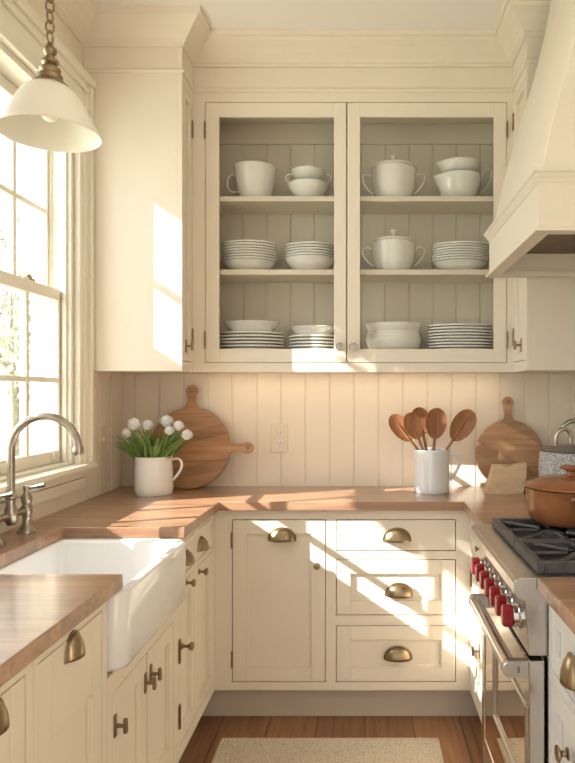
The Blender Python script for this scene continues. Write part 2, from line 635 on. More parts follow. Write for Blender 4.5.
def base_cab(label, T, u0, u1, depth, ops, z1=CB, z0=TOE, toe=True, d0=.07, mat='cream', ext=0.0):
    loc = T((u0 + u1) / 2, -depth / 2, 0)
    root = thing('base_cabinet', label, 'cabinet', loc)
    m = MB(T)
    face_frame(m, u0, u1, z0, z1, ops)
    obj('face_frame', m, M[mat], root)
    m = MB(T)
    m.box(u0, u1, -depth, -.0205, z0, z1)
    obj('carcass', m, M[mat], root)
    if toe:
        m = MB(T)
        m.box(u0 - ext, u1 + ext, -depth, -d0, .0005, z0 - .0005)
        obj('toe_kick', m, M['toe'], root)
    return root


# back run: door plus three drawers
T = TB(FB)
dr = (-.5525, -.162, .176, .853)
dw = [(-.1205, .378, .720, .853), (-.1205, .378, .453, .687), (-.1205, .378, .176, .413)]
cb = base_cab('cream inset base cabinet under the back worktop with one door and three drawers', T, FL + .0, FR - .0, YB - FB - .001, [dr] + dw, ext=.0695)
d = obj('door', door_mesh(T, *dr, fw=.058), M['cream'], cb, bev=.0015)
cup_pull(T, X(282, 2.7), .764, d)
knob(T, X(317, 2.7), Z(565, 2.7), d, .014)
for z in (.765, .27): hinge(T, dr[0], z, d)
for k, q in enumerate(dw):
    d = obj('drawer', door_mesh(T, *q, fw=.058, flat=(k == 0)), M['cream'], cb, bev=.0015)
    cup_pull(T, X((397, 399, 398)[k], 2.7), Z((541, 596, 659)[k], 2.7), d)

# left run
T = TLf(FL)
DL = FL - XL - .001
# corner cabinet: two drawers over two doors
o1, o2 = (2.185, 2.385, .752, .868), (2.410, 2.655, .752, .868)
p1, p2 = (2.185, 2.385, .185, .730), (2.410, 2.655, .185, .730)
cc = base_cab('cream base cabinet between sink and back corner with two small drawers over two narrow doors', T, 2.168, 2.699, DL, [o1, o2, p1, p2])
for k, q in enumerate((o1, o2)):
    d = obj('drawer', door_mesh(T, *q, flat=True), M['cream'], cc, bev=.0015)
    cup_pull(T, (2.262, 2.47)[k], .785, d, .085, .042, .028, 'bronze')
for k, q in enumerate((p1, p2)):
    d = obj('door', door_mesh(T, *q, fw=.045), M['cream'], cc, bev=.0015)
    knob(T, (2.268, 2.445)[k], (.715, .705)[k], d, .014, 'bronze', .034)
    if k == 0:
        for z in (.51, .29): hinge(T, 2.183, z, d, .075, True)
        knob(T, 2.215, .515, d, .015, 'bronze', .042)
# sink base
s1, s2 = (1.606, 1.862, .185, .635), (1.868, 2.125, .185, .635)
sb = base_cab('cream two-door base cabinet directly beneath the white apron sink', T, 1.576, 2.167, DL, [(1.606, 2.125, .185, .635)], z1=.685)
for k, q in enumerate((s1, s2)):
    d = obj('door', door_mesh(T, *q, fw=.05), M['cream'], sb, bev=.0015)
    if k == 0:
        latch(T, 1.622, .548, d)
        latch(T, 1.845, .555, d)
    else:
        latch(T, 1.893, .560, d)
# near left cabinets
for (u0, u1), lab, zp in (((1.228, 1.574), 'cream base cabinet left of the sink with one tall panelled front and cup pull', .816),
                          ((.72, 1.226), 'cream base cabinet nearest the camera on the left, cut by the frame', .813)):
    q = (u0 + .012, u1 - .028, .185, .862)
    nb = base_cab(lab, T, u0, u1, DL, [q])
    d = obj('door', door_mesh(T, *q, fw=.052, top=.17), M['cream'], nb, bev=.0015)
    cup_pull(T, (1.388 if u0 > 1 else 1.088), zp, d, .062, .050, .022, 'brass')

# right run: narrow cabinet between the corner and the range, then the near one
T = TRf(FR)
DR = XR - FR - .001
q1, q2 = (2.275, 2.655, .735, .860), (2.275, 2.655, .185, .712)
nc = base_cab('narrow cream base cabinet between the steel range and the back corner', T, 2.246, 2.699, DR, [q1, q2])
d = obj('drawer', door_mesh(T, *q1, flat=True), M['cream'], nc, bev=.0015)
knob(T, 2.45, .79, d, .012, 'bronze', .022)
d = obj('door', door_mesh(T, *q2, fw=.05), M['cream'], nc, bev=.0015)
latch(T, 2.46, .40, d)
hinge(T, 2.657, .62, d)
T = TRf(.447)
q1, q2 = (1.06, 1.565, .716, .868), (1.06, 1.565, .185, .692)
M['pale'] = paint('skylit_cream_paint', (.80, .785, .74), .42, .015, .01)  # cabinet cream paled, putting the window's sky light into the colour
rc = base_cab('cream, sky-lightened base cabinet in the right foreground with cup-pull drawer over a door', T, .72, 1.580, XR - .448, [q1, q2], mat='pale')
d = obj('drawer', door_mesh(T, *q1, fw=.035), M['pale'], rc, bev=.0015)
cup_pull(T, 1.405, .750, d, .064, .062, .022)
d = obj('door', door_mesh(T, *q2, fw=.055), M['pale'], rc, bev=.0015)
knob(T, 1.43, .585, d, .018)

# worktops
poly = [(XL + .001, .70), (-.60, .70), (-.60, 1.612), (-1.008, 1.612), (-1.008, 2.167), (-.60, 2.167), (-.60, 2.67), (.405, 2.67), (.405, 2.244), (XR - .001, 2.244), (XR - .001, YB - .001), (XL + .001, YB - .001)]
wt = obj('worktop', MB().prism(poly, 'z', CB + .0003, CT), M['counter'], origin=(-1.0, 2.9, CB), bev=.003)
tag(wt, 'brown wooden worktop running around the sink, along the back wall to the range', 'worktop')
wt2 = obj('worktop', MB().prism([(.420, .70), (XR - .001, .70), (XR - .001, 1.586), (.420, 1.586)], 'z', CB + .0003, CT), M['counter'], origin=(.75, 1.1, CB), bev=.003)
tag(wt2, 'short brown wooden worktop in the right foreground beside the range', 'worktop')

# ------------------------------------------------------------------ apron sink
sk = thing('apron_sink', 'white fireclay farmhouse sink with rounded apron front set into wooden worktop', 'sink', (-.8, 1.88, .69))
SX0, SX1, SY0, SY1, SZ0, SZ1 = -1.028, -.586, 1.582, 2.1665, .69, .8925


def rrect(x0, x1, y0, y1, r, rl=None, n=6):
    pts = []
    for cx, cy, a0, rr in ((x1 - r, y1 - r, 0, r), (x0 + (rl or r), y1 - (rl or r), 90, rl or r), (x0 + (rl or r), y0 + (rl or r), 180, rl or r), (x1 - r, y0 + r, 270, r)):
        for k in range(n + 1):
            t = math.radians(a0 + 90 * k / n)
            pts.append((cx + rr * math.cos(t), cy + rr * math.sin(t)))
    return pts


def ring(z, ins, r, rl):
    return [(x, y, z) for x, y in rrect(SX0 + ins, SX1 - ins, SY0 + ins, SY1 - ins, r, rl)]


m = MB()
m.rings([ring(SZ0, .020, .03, .005), ring(SZ0 + .006, .008, .04, .008), ring(SZ0 + .02, 0, .045, .012), ring(SZ1 - .008, 0, .045, .012), ring(SZ1 - .002, .003, .043, .012), ring(SZ1, .008, .04, .012),
         ring(SZ1, .020, .035, .012), ring(SZ1 - .003, .026, .033, .02), ring(SZ1 - .012, .029, .032, .02), ring(SZ0 + .045, .034, .03, .03), ring(SZ0 + .030, .042, .03, .03), ring(SZ0 + .022, .06, .03, .03)])
obj('basin', m, M['fireclay'], sk, smooth=50)
obj('drain', MB().lathe([(0, .001), (.035, .001), (.042, .003), (.045, .001)], (-.83, 1.9, SZ0 + .022), seg=24), M['nickel'], sk, smooth=True)

# ------------------------------------------------------------------ faucet
fx, fy0, fy1 = -1.088, 1.905, 2.090
fc = thing('bridge_faucet', 'brushed nickel bridge faucet with tall gooseneck spout behind the sink', 'faucet', (fx, (fy0 + fy1) / 2, CT))
fym = (fy0 + fy1) / 2
m = MB()
pts = [(fx, fym, .995), (fx, fym, 1.05), (fx, fym, 1.12), (fx, fym, 1.203)]
R_ = .104
pts += [(fx + R_ - R_ * math.cos(PI * k / 18 * .97), fym, 1.203 + R_ * math.sin(PI * k / 18 * .97)) for k in range(1, 19)]
m.tube(pts, .0118, 16)
sp_end = pts[-1]
obj('spout', m, M['nickel'], fc, smooth=50)
obj('aerator', MB().lathe([(0, -.026), (.013, -.026), (.0165, -.02), (.0165, -.008), (.0145, -.003), (.0145, .004), (0, .004)], sp_end, (.05, 0, 1), seg=20), M['nickel'], fc, smooth=40)
m = MB()
m.tube([(fx, fy0, 1.003), (fx, fy1, 1.003)], .0105, 14)
m.lathe([(0, .97), (.012, .972), (.019, .985), (.019, 1.02), (.014, 1.032), (.013, 1.05), (.017, 1.054), (.017, 1.062), (.012, 1.066), (0, 1.066)], (fx, fym, 0), seg=20)
obj('bridge', m, M['nickel'], fc, smooth=40)
for y in (fy0, fy1):
    m = MB().lathe([(0, .9305), (.029, .9305), (.029, .935), (.023, .945), (.015, .956), (.0125, .975), (.015, .985), (.0175, .995), (.0175, 1.012), (.013, 1.02), (.016, 1.03), (.017, 1.042), (.010, 1.055), (.008, 1.064), (0, 1.064)], (fx, y, 0), seg=22)
    po = obj('valve_post', m, M['nickel'], fc, smooth=40)
    m = MB().lathe([(0, 0), (.010, 0), (.011, .006), (.010, .016), (0, .018)], (fx, y, 1.064), seg=16)
    m.tube([(fx - .006, y, 1.074), (fx + .018, y, 1.075), (fx + .040, y, 1.079), (fx + .058, y, 1.083)], [.005, .0048, .007, .0085], 12)
    obj('lever', m, M['nickel'], po, smooth=50)

# ------------------------------------------------------------------ upper cabinets
uc = thing('wall_cabinet', 'cream wall cabinet with two glazed doors showing white dishes', 'cabinet', (0, YB, 1.469))
T = TB(UYB)
LD, RD = (-.704, X(346.5, 2.86), 1.509, 2.657), (X(347, 2.86), .625, 1.509, 2.657)
m = MB(T)
UB = 1.469
face_frame(m, UX0, UX1, UB, ZT - .002, [(LD[0], RD[1], LD[2], LD[3])])
obj('face_frame', m, M['cream'], uc)
m = MB(T)
dep = YB - UYB - .001
m.box(UX0, UX0 + .02, -dep, -.0205, UB, ZT - .004)
m.box(UX1 - .02, UX1, -dep, -.0205, UB, ZT - .004)
m.box(UX0 + .02, UX1 - .02, -dep, -.0205, UB, 1.545)
m.box(UX0 + .02, UX1 - .02, -dep, -.0205, 2.655, ZT - .004)
obj('carcass', m, M['cream'], uc)
obj('back_panel', beadboard(UX0 + .021, UX1 - .021, YB - .02, YB - .002, 1.5455, 2.6545, .113, -.70 + .006), M['inner'], uc)
SH = [1.926, 2.252]
SHT = .024
for z in SH:
    obj('shelf', MB().box(UX0 + .0205, UX1 - .0205, UYB + .028, YB - .0205, z - SHT, z), M['cream'], uc, bev=.002)
obj('top_rail', MB().box(UX0 + .0205, UX1 - .0205, YB - .035, YB - .0205, 2.56, 2.6545), M['inner'], uc)
obj('divider', MB().box(X(341, 2.86), X(354, 2.86), UYB + .0205, UYB + .0275, 1.546, 2.654), M['cream'], uc)
for k, q in enumerate((LD, RD)):
    g = .0022
    u0, u1, z0, z1 = q[0] + g, q[1] - g, q[2] + g, q[3] - g
    ga, gb = ((X(219, 2.86), X(334, 2.86)), (X(360, 2.86), X(494, 2.86)))[k]
    gz0, gz1 = Z(349, 2.86), Z(117, 2.86)
    m = MB(T)
    m.box(u0, ga, -.019, 0, z0, z1)
    m.box(gb, u1, -.019, 0, z0, z1)
    m.box(ga, gb, -.019, 0, z0, gz0)
    m.box(ga, gb, -.019, 0, gz1, z1)
    d = obj('door', m, M['cream'], uc, bev=.0015)
    obj('glass_pane', MB(T).box(ga - .0, gb + .0, -.012, -.009, gz0, gz1), M['cabglass'], d)
    knob(T, X((340, 354)[k], 2.86), Z(347, 2.86), d, .019, 'nickel', .026)
    for z in (Z(130, 2.86), Z(340, 2.86)): hinge(T, (u0 - .002, u1 + .002)[k], z, d, .07)

# left wall cabinet, seen from its end
lc = thing('wall_cabinet', 'tall cream wall cabinet on the left beside the window, plain end panel lit by sun', 'cabinet', (-.96, 2.9, 1.468))
T = TLf(UX0)
m = MB()
m.box(XL + .001, UX0 - .0205, UYL, YB - .001, 1.468, ZT - .002)
obj('carcass', m, M['cream'], lc)
q = (2.712, 2.842, 1.509, 2.657)
m = MB(T)
face_frame(m, UYL, UYB - .0005, 1.468, ZT - .002, [q])
obj('face_frame', m, M['cream'], lc)
d = obj('door', door_mesh(T, *q, fw=.03), M['cream'], lc, bev=.0015)
latch(T, 2.745, 1.575, d)
for z in (2.53, 1.62): hinge(T, 2.842, z, d, .07)
# right wall cabinet
rcb = thing('wall_cabinet', 'cream wall cabinet in the right corner, half hidden behind the range hood', 'cabinet', (.9, 2.9, 1.468))
T = TRf(UX1)
obj('carcass', MB().box(UX1 + .0205, XR - .001, UYR, YB - .001, 1.468, ZT - .002), M['cream'], rcb)
q = (2.640, 2.838, 1.509, 2.657)
m = MB(T)
face_frame(m, UYR, UYB - .0005, 1.468, ZT - .002, [q])
obj('face_frame', m, M['cream'], rcb)
d = obj('door', door_mesh(T, *q, fw=.03), M['cream'], rcb, bev=.0015)
latch(T, 2.70, 1.575, d)
for z in (2.56, 1.62): hinge(T, 2.838, z, d, .07)

# ------------------------------------------------------------------ range hood
HX, HY0, HY1, HZ0, HZ1 = .478, 1.785, 2.50, 1.822, 1.992
hd = thing('range_hood', 'large cream plaster range hood flaring out over the stove', 'hood', (.8, 2.1, HZ0))
prof = [(.486, 1.985), (.497, 2.04), (.514, 2.12), (.536, 2.21), (.566, 2.32), (.600, 2.43), (.634, 2.54), (.664, 2.65), (.690, 2.76), (.706, 2.85), (.714, ZT - .002), (XR - .001, ZT - .002), (XR - .001, 1.985)]
obj('chimney', MB().prism(prof, 'y', HY0 + .012, HY1 - .012), M['hood'], hd, bev=.003, smooth=30)
m = MB()
th = .026
m.box(HX, HX + th, HY0, HY1, HZ0 + .012, HZ1 - .03)
m.box(HX + th, XR - .001, HY0, HY0 + th, HZ0 + .012, HZ1 - .03)
m.box(HX + th, XR - .001, HY1 - th, HY1, HZ0 + .012, HZ1 - .03)
obj('mantel_band', m, M['hood'], hd)
m = MB()
lp = [(0, -.030), (-.006, -.028), (-.010, -.020), (-.016, -.012), (-.018, -.010), (-.018, 0)]
path = [(XR - .001, HY1), (HX, HY1), (HX, HY0), (XR - .001, HY0)]


def wrap(prof_o):                                # moulding wrapped round the three free sides
    mm = MB()
    rs = []
    for (x, y), (dx, dy) in zip(path, ((0, 1), (-1, 1), (-1, -1), (0, -1))):
        rs.append([(x + dx * o, y + dy * o, z) for o, z in prof_o])
    return mm.rings(rs)


obj('ledge_moulding', wrap([(-.03, HZ1), (.018, HZ1), (.018, HZ1 - .009), (.013, HZ1 - .012), (.009, HZ1 - .021), (.004, HZ1 - .027), (.003, HZ1 - .034), (-.03, HZ1 - .034)]), M['hood'], hd)
obj('base_moulding', wrap([(-.034, HZ0), (.012, HZ0), (.012, HZ0 + .008), (.005, HZ0 + .014), (.001, HZ0 + .018), (-.034, HZ0 + .018)]), M['hood'], hd)
m = MB()
m.box(HX + .027, XR - .002, HY0 + .027, HY1 - .027, HZ0 + .085, HZ0 + .10)
fo = obj('filter_panel', m, M['filter'], hd)
m = MB()
for k in range(4):
    y = HY0 + .07 + k * .05
    m.prism([(y, HZ0 + .05), (y + .018, HZ0 + .05), (y + .028, HZ0 + .0845), (y + .022, HZ0 + .0845), (y + .014, HZ0 + .056), (y, HZ0 + .056)], 'x', HX + .20, XR - .03)
obj('baffles', m, M['filter'], fo)

# ------------------------------------------------------------------ range
RY0, RY1, RXF = 1.590, 2.242, .402
rg = thing('gas_range', 'stainless steel gas range with red knobs and black grates on the right', 'stove', (.75, 1.91, 0))
m = MB()
m.box(RXF + .046, XR - .02, RY0, RY1, .10, .80)
m.box(RXF + .060, XR - .02, RY0, RY1, .80, .912)
obj('body', m, M['steel'], rg, bev=.003)
obj('kick_plate', MB().box(RXF + .07, XR - .03, RY0 + .01, RY1 - .01, .0005, .10), M['dark'], rg)
# control panel with bullnose
m = MB()
m.prism([(.468, .735), (.402, .735), (.400, .75), (.392, .868), (.372, .876), (.365, .888), (.365, .912), (.370, .922), (.380, .926), (.468, .926)], 'y', RY0, RY1)
obj('control_panel', m, M['steel'], rg, bev=.002, smooth=25)
# cooktop
m = MB()
m.box(.468, XR - .021, RY0, RY1, .9125, .926)
ct = obj('cooktop', m, M['steel'], rg, bev=.002)
m = MB()
m.box(.432, XR - .05, RY0 + .030, RY1 - .055, .9265, .930)
obj('burner_pan', m, M['well'], ct)
m = MB()
m.box(XR - .05, XR - .022, RY0, RY1, .9265, .985)
obj('back_guard', m, M['steel'], rg, bev=.002)


def grate(y0, y1):
    m = MB()
    x0, x1, z0, z1, b = .428, XR - .06, .9305, .957, .020
    m.box(x0, x0 + b, y0, y1, z0, z1)
    m.box(x1 - b, x1, y0, y1, z0, z1)
    m.box(x0 + b, x1 - b, y0, y0 + b, z0, z1)
    m.box(x0 + b, x1 - b, y1 - b, y1, z0, z1)
    xm, ym = (x0 + x1) / 2, (y0 + y1) / 2
    m.box(xm - b / 2, xm + b / 2, y0 + b, y1 - b, z0 + .006, z1)
    for cx in ((x0 + xm) / 2, (xm + x1) / 2):
        for k in range(8):
            a = PI / 4 * k + (0 if k % 2 == 0 else 0)
            dx, dy = math.cos(a), math.sin(a)
            hx, hy = (xm - x0) / 2 - b * .6, (y1 - y0) / 2 - b * .6
            e = min(hx / abs(dx) if abs(dx) > .01 else 9, hy / abs(dy) if abs(dy) > .01 else 9)
            p0 = Vector((cx + dx * .045, ym + dy * .045, z1 - .007))
            p1 = Vector((cx + dx * e, ym + dy * e, z1 - .007))
            m.tube([p0, p1], [.006, .007], 6)
    o = obj('grate', m, M['iron'], rg, bev=.002)
    for cx in ((x0 + xm) / 2, (xm + x1) / 2):
        mm = MB().lathe([(0, .9305), (.05, .9305), (.05, .936), (.036, .938), (.036, .944), (.030, .948), (0, .948)], (cx, ym, 0), seg=28)
        obj('burner', mm, M['iron'], o, smooth=40)


ysp = 1.862
grate(RY0 + .028, ysp - .003)
grate(ysp + .003, RY1 - .052)
# knobs
for k in range(7):
    y = 1.655 + k * .0785
    m = MB().lathe([(0, 0), (.031, 0), (.031, .006), (.026, .010), (.0245, .022), (0, .022)], (.3965, y, .812), (-1, 0, -.06), seg=28)
    kb = obj('control_knob', m, M['chrome'], rg, smooth=40)
    m = MB()
    cx = .3745
    m.rings([[(cx - t, y + a * q, .812 + bb * q) for a, bb in ((-.010, -.027), (.010, -.027), (.017, -.018), (.017, .018), (.010, .027), (-.010, .027), (-.017, .018), (-.017, -.018))] for t, q in ((0, 1), (.020, .98), (.026, .86))])
    tag(obj('grip', m, M['red'], kb, bev=.002), 'dark red grip')
# oven door
m = MB()
m.box(RXF, RXF + .040, RY0 + .004, RY0 + .052, .17, .722)
m.box(RXF, RXF + .040, RY1 - .052, RY1 - .004, .17, .722)
m.box(RXF, RXF + .040, RY0 + .052, RY1 - .052, .655, .722)
m.box(RXF, RXF + .040, RY0 + .052, RY1 - .052, .17, .215)
od = obj('oven_door', m, M['chrome'], rg, bev=.003)
obj('glass', MB().box(RXF + .003, RXF + .036, RY0 + .053, RY1 - .053, .216, .654), M['ovenglass'], od)
m = MB()
wy0, wy1, wz0, wz1 = 1.612, 2.02, .375, .600
for q in (((wy0, wz0), (wy1, wz0)), ((wy0, wz1), (wy1, wz1)), ((wy0, wz0), (wy0, wz1)), ((wy1, wz0), (wy1, wz1))):
    m.tube([(RXF + .001, q[0][0], q[0][1]), (RXF + .001, q[1][0], q[1][1])], .007, 10)
obj('window_trim', m, M['steel'], od, smooth=40)
m = MB()
m.tube([(.358, RY0 + .012, .700), (.358, 2.135, .700)], .0195, 20)
hh = obj('handle', m, M['chrome'], od, smooth=40)
for y in (RY0 + .004, 2.108):
    pts = [(.402, .680), (.358, .680)] + [(.358 - .0205 * math.sin(PI * k / 10), .700 - .0205 * math.cos(PI * k / 10)) for k in range(1, 10)] + [(.358, .7205), (.402, .7205)]
    obj('bracket', MB().prism(pts, 'y', y, y + .024), M['steel'], hh, bev=.002)
m = MB()
m.tube([(.374 + .0045 * abs(math.sin(PI * k / 8)), RY0 + .0035, .700 + .00095 * (8 - k)) for k in range(17)], .0011, 6)
obj('emblem', m, M['dark'], hh)
obj('storage_drawer', MB().box(RXF + .004, RXF + .045, RY0 + .004, RY1 - .004, .105, .165), M['steel'], rg, bev=.003)

# ------------------------------------------------------------------ pendant lamp
PD = 1.795
px_, pz_ = X(50, PD), Z(135, PD)
pl = thing('pendant_lamp', 'white glass pendant lamp hanging from a bronze chain by the window', 'lamp', (px_, PD, pz_))
R0 = .132
sp = [(.128, .002), (.1325, 0), (.134, .004), (.131, .010), (.122, .026), (.108, .053), (.093, .081), (.078, .106), (.066, .121), (.052, .131), (.036, .136),
      (.034, .131), (.050, .126), (.063, .116), (.075, .102), (.090, .078), (.105, .050), (.119, .024)]
obj('lamp_shade', MB().lathe(sp, (px_, PD, pz_), seg=64, closed=True), M['shade'], pl, smooth=50)
obj('cap', MB().lathe([(0, .134), (.048, .131), (.050, .135), (.043, .142), (.034, .150), (.033, .163), (.026, .168), (.028, .175), (.028, .182), (.019, .187), (.016, .193), (.022, .198), (.022, .205), (.013, .210), (.011, .218), (.018, .228), (.018, .236), (.009, .246), (.006, .256), (0, .258)], (px_, PD, pz_), seg=32), M['bronze'], pl, smooth=35)
ch = MB()
zz = pz_ + .252
k = 0
while zz < ZT - .05:
    h, w_ = .036, .0095
    loop = []
    for i in range(20):
        a = 2 * PI * i / 20
        u = w_ * math.cos(a)
        vz = zz + .018 + (h / 2 - .0) * math.sin(a)
        loop.append((px_ + (u if k % 2 else u * .35), PD + (u * .35 if k % 2 else u), vz))
    loop.append(loop[0])
    loop.append(loop[1])
    ch.tube(loop, .0029, 7, caps=False)
    zz += .0285
    k += 1
obj('chain', ch, M['bronze'], pl, smooth=True)
obj('canopy', MB().lathe([(0, ZT - .045), (.012, ZT - .045), (.02, ZT - .03), (.055, ZT - .015), (.06, ZT - .0005), (0, ZT - .0005)], (px_, PD, 0), seg=32), M['bronze'], pl, smooth=35)
obj('bulb', MB().lathe([(0, -.004), (.014, 0), (.024, .012), (.027, .026), (.022, .045), (.014, .06), (.014, .09), (0, .09)], (px_, PD, pz_ + .040), seg=24), M['bulb'], pl, smooth=True)

# ------------------------------------------------------------------ dishes
def oval(mb, R, lim=.098):                       # the wide dishes are oval platters, narrow enough for the shelf
    for v in mb.bm.verts: v.co.y *= min(1, lim / R)
    return mb


def plate_mb(R):
    return MB().lathe([(0, .0035), (.52 * R, .003), (.55 * R, 0), (.60 * R, 0), (.66 * R, .004), (.9 * R, .0080), (R, .0100), (R * 1.004, .0135), (R * .99, .0172), (.88 * R, .0140), (.66 * R, .0085), (.5 * R, .007), (0, .007)], seg=48)


def bowl_mb(R, h, foot=.45):
    return MB().lathe([(0, .003), (foot * R * .85, .003), (foot * R * .9, 0), (foot * R, 0), (foot * R * 1.05, .006), (R * .72, h * .30), (R * .90, h * .62), (R * .985, h * .93), (R, h - .002), (R * .985, h), (R * .965, h - .003),
                       (R * .87, h * .64), (R * .68, h * .34), (foot * R, .013), (0, .010)], seg=48)


def full_bowl_mb(R, h, foot=.55):
    return MB().lathe([(0, .003), (foot * R * .85, .003), (foot * R * .9, 0), (foot * R, 0), (foot * R * 1.08, .006), (R * .80, h * .22), (R * .92, h * .50), (R * .975, h * .80), (R, h - .002), (R * .99, h), (R * .965, h - .004),
                       (R * .89, h * .52), (R * .76, h * .27), (foot * R, .013), (0, .010)], seg=48)


def cup_mb(R, h):
    return MB().lathe([(0, .003), (.46 * R, .003), (.49 * R, 0), (.57 * R, 0), (.62 * R, .006), (.79 * R, h * .24), (.90 * R, h * .55), (.965 * R, h * .88), (R * 1.02, h - .002), (R * 1.01, h), (R * .975, h - .003), (.87 * R, h * .55), (.76 * R, h * .25), (.55 * R, .012), (0, .010)], seg=48)


def ear(mb, s, R, z0, z1, out, r=.0038, o=(0, 0, 0)):
    """loop handle on side s (+1 right, -1 left) from height z1 down to z0"""
    zm = (z0 + z1) / 2
    pts = [(o[0] + s * (R - .004), o[1], o[2] + z1)]
    for k in range(1, 12):
        a = PI * k / 12
        e = .12 * math.cos(a) * out
        pts.append((o[0] + s * (R + out * math.sin(a) ** .8 + max(0, e) * .6), o[1], o[2] + zm + (z1 - z0) / 2 * math.cos(a) * 1.12))
    pts.append((o[0] + s * (R * .88), o[1], o[2] + z0))
    mb.tube(pts, r, 10)
    return mb


def single(name, label, cat, mb, loc, group=None, mat='white'):
    o = obj(name, mb, M[mat], origin=(0, 0, 0), smooth=45)
    o.location = loc
    return tag(o, label, cat, group)


DD = 2.990                       # depth of the dishes in the cabinet
sd = F / DD
E = .0006
S1, S2, S0 = SH[1] + E, SH[0] + E, 1.545 + E


def plate_stack(where, cx, R, n, z, pitch, group, name='dinner_plate', noun='plate', d=DD):
    first = None
    for k in range(n):
        i = n - 1 - k
        if n - 1 == 0: rank = 'single'
        elif i == 0: rank = 'topmost'
        elif k == 0: rank = 'lowest'
        else: rank = ORDN[i]
        lab = f'{rank} white {noun} in the {where}'
        jx, jy = (random.uniform(-.0012, .0012) for _ in '12')
        loc = (cx + jx, d + jy, z + k * pitch)
        if first is None: first = single(name, lab, noun.split()[-1], oval(plate_mb(R), R), loc, group)
        else: copy_tree(first, None, loc, lab)
    return z + (n - 1) * pitch + .0172


def pxr(a, b_): return (X((a + b_) / 2, DD), (b_ - a) / 2 / sd)


# top shelf, left door
cx, R = pxr(234, 276)
t = thing('teacup', 'large white handled cup, leftmost dish on the top cabinet shelf', 'cup', (cx, DD, S1))
o = obj('cup_body', cup_mb(R, .158), M['white'], None, origin=(0, 0, 0), smooth=45); o.parent = t
o = obj('handle', ear(MB(), -1, R * .93, .05, .125, .038, .0055), M['white'], None, origin=(0, 0, 0), smooth=True); o.parent = t
cx, R = pxr(288, 329)
single('bowl', 'white footed bowl under a lidded bowl on the top shelf, left door', 'bowl', oval(bowl_mb(R, .080, .5), R), (cx, DD, S1))
R2 = R * .84
t = thing('lidded_bowl', 'small white two-handled bowl with lid stacked on a bowl, left door', 'bowl', (cx, DD, S1 + .0808))
m = bowl_mb(R2, .058, .5)
o = obj('bowl_body', m, M['white'], None, origin=(0, 0, 0), smooth=45); o.parent = t
for s in (-1, 1):
    o = obj('handle', ear(MB(), s, R2 * .96, .012, .048, .028, .0038), M['white'], None, origin=(0, 0, 0), smooth=True); o.parent = t
o = obj('lid', MB().lathe([(0, .0625), (R2 * .985, .0585), (R2, .061), (R2 * .9, .066), (R2 * .5, .074), (.012, .077), (.006, .081), (.010, .088), (.007, .094), (0, .095)], seg=40), M['white'], None, origin=(0, 0, 0), smooth=40); o.parent = t


def tureen(label, cx, R, h, z, rimmat):
    t = thing('lidded_pot', label, 'pot', (cx, DD, z))
    o = obj('pot_body', MB().lathe([(0, .003), (.5 * R, .003), (.54 * R, 0), (.64 * R, 0), (.7 * R, .006), (.86 * R, h * .25), (.955 * R, h * .55), (R * .985, h * .85), (R, h - .002), (R * .97, h), (R * .94, h * .8), (.8 * R, h * .3), (.6 * R, .012), (0, .01)], seg=48), M['white'], None, origin=(0, 0, 0), smooth=45); o.parent = t
    for s in (-1, 1):
        pts = [(s * R * .95, 0, h * .80), (s * (R + .018), 0, h * .90), (s * (R + .040), 0, h * .84), (s * (R + .042), 0, h * .68), (s * (R + .026), 0, h * .48), (s * (R + .004), 0, h * .30), (s * R * .84, 0, h * .24)]
        o = obj('handle', MB().tube(pts, .0048, 10), M['white'], None, origin=(0, 0, 0), smooth=True, sub=1); o.parent = t
    l = obj('lid', MB().lathe([(0, h + .0005), (R * 1.015, h + .0005), (R * 1.02, h + .004), (R * .98, h + .007), (R * .93, h + .0075), (R * .91, h + .014), (R * .55, h + .022), (.012, h + .025), (.006, h + .028), (0, h + .028)], seg=48), M['white'], None, origin=(0, 0, 0), smooth=40); l.parent = t
    o = obj('lid_knob', MB().lathe([(0, h + .026), (.007, h + .026), (.008, h + .040), (.016, h + .048), (.0185, h + .057), (.013, h + .066), (0, h + .070)], seg=24), M['white'], None, origin=(0, 0, 0), smooth=True); o.parent = l
    return t


cx, R = pxr(371, 416)
tureen('white two-handled pot with domed lid on the top shelf, right door', cx, R, .150, S1, None)
cx, R = pxr(437, 481)


def mug(label, cx, R, h, z, hz):
    t = thing('soup_cup', label, 'cup', (cx, DD, z))
    m = full_bowl_mb(R, h, .5)
    for v in m.bm.verts:                             # pouring lip on the left
        a = math.atan2(v.co.y, -v.co.x)
        q = max(0, v.co.z / h - .55) / .45 * math.exp(-(a / .38) ** 2)
        if math.hypot(v.co.x, v.co.y) > R * .5:
            v.co.x -= .018 * q
            v.co.z += .004 * q
    o = obj('cup_body', m, M['white'], None, origin=(0, 0, 0), smooth=45); o.parent = t
    if hz:
        pts = [(R * .97, 0, .90 * h), (R + .008, 0, 1.16 * h), (R + .026, 0, 1.36 * h), (R + .048, 0, 1.30 * h), (R + .052, 0, 1.05 * h), (R + .036, 0, .72 * h), (R + .010, 0, .46 * h), (R * .92, 0, .36 * h)]
        o = obj('handle', MB().tube(pts, .0048, 10), M['white'], None, origin=(0, 0, 0), smooth=True, sub=1); o.parent = t
    return t


mug('wide white lipped cup, lower of the pair on the top right shelf', cx, R, .116, S1, True)
mug('smaller white lipped cup stacked on the wide cup, top right shelf', cx + .002, R * .93, .060, S1 + .1165, False)
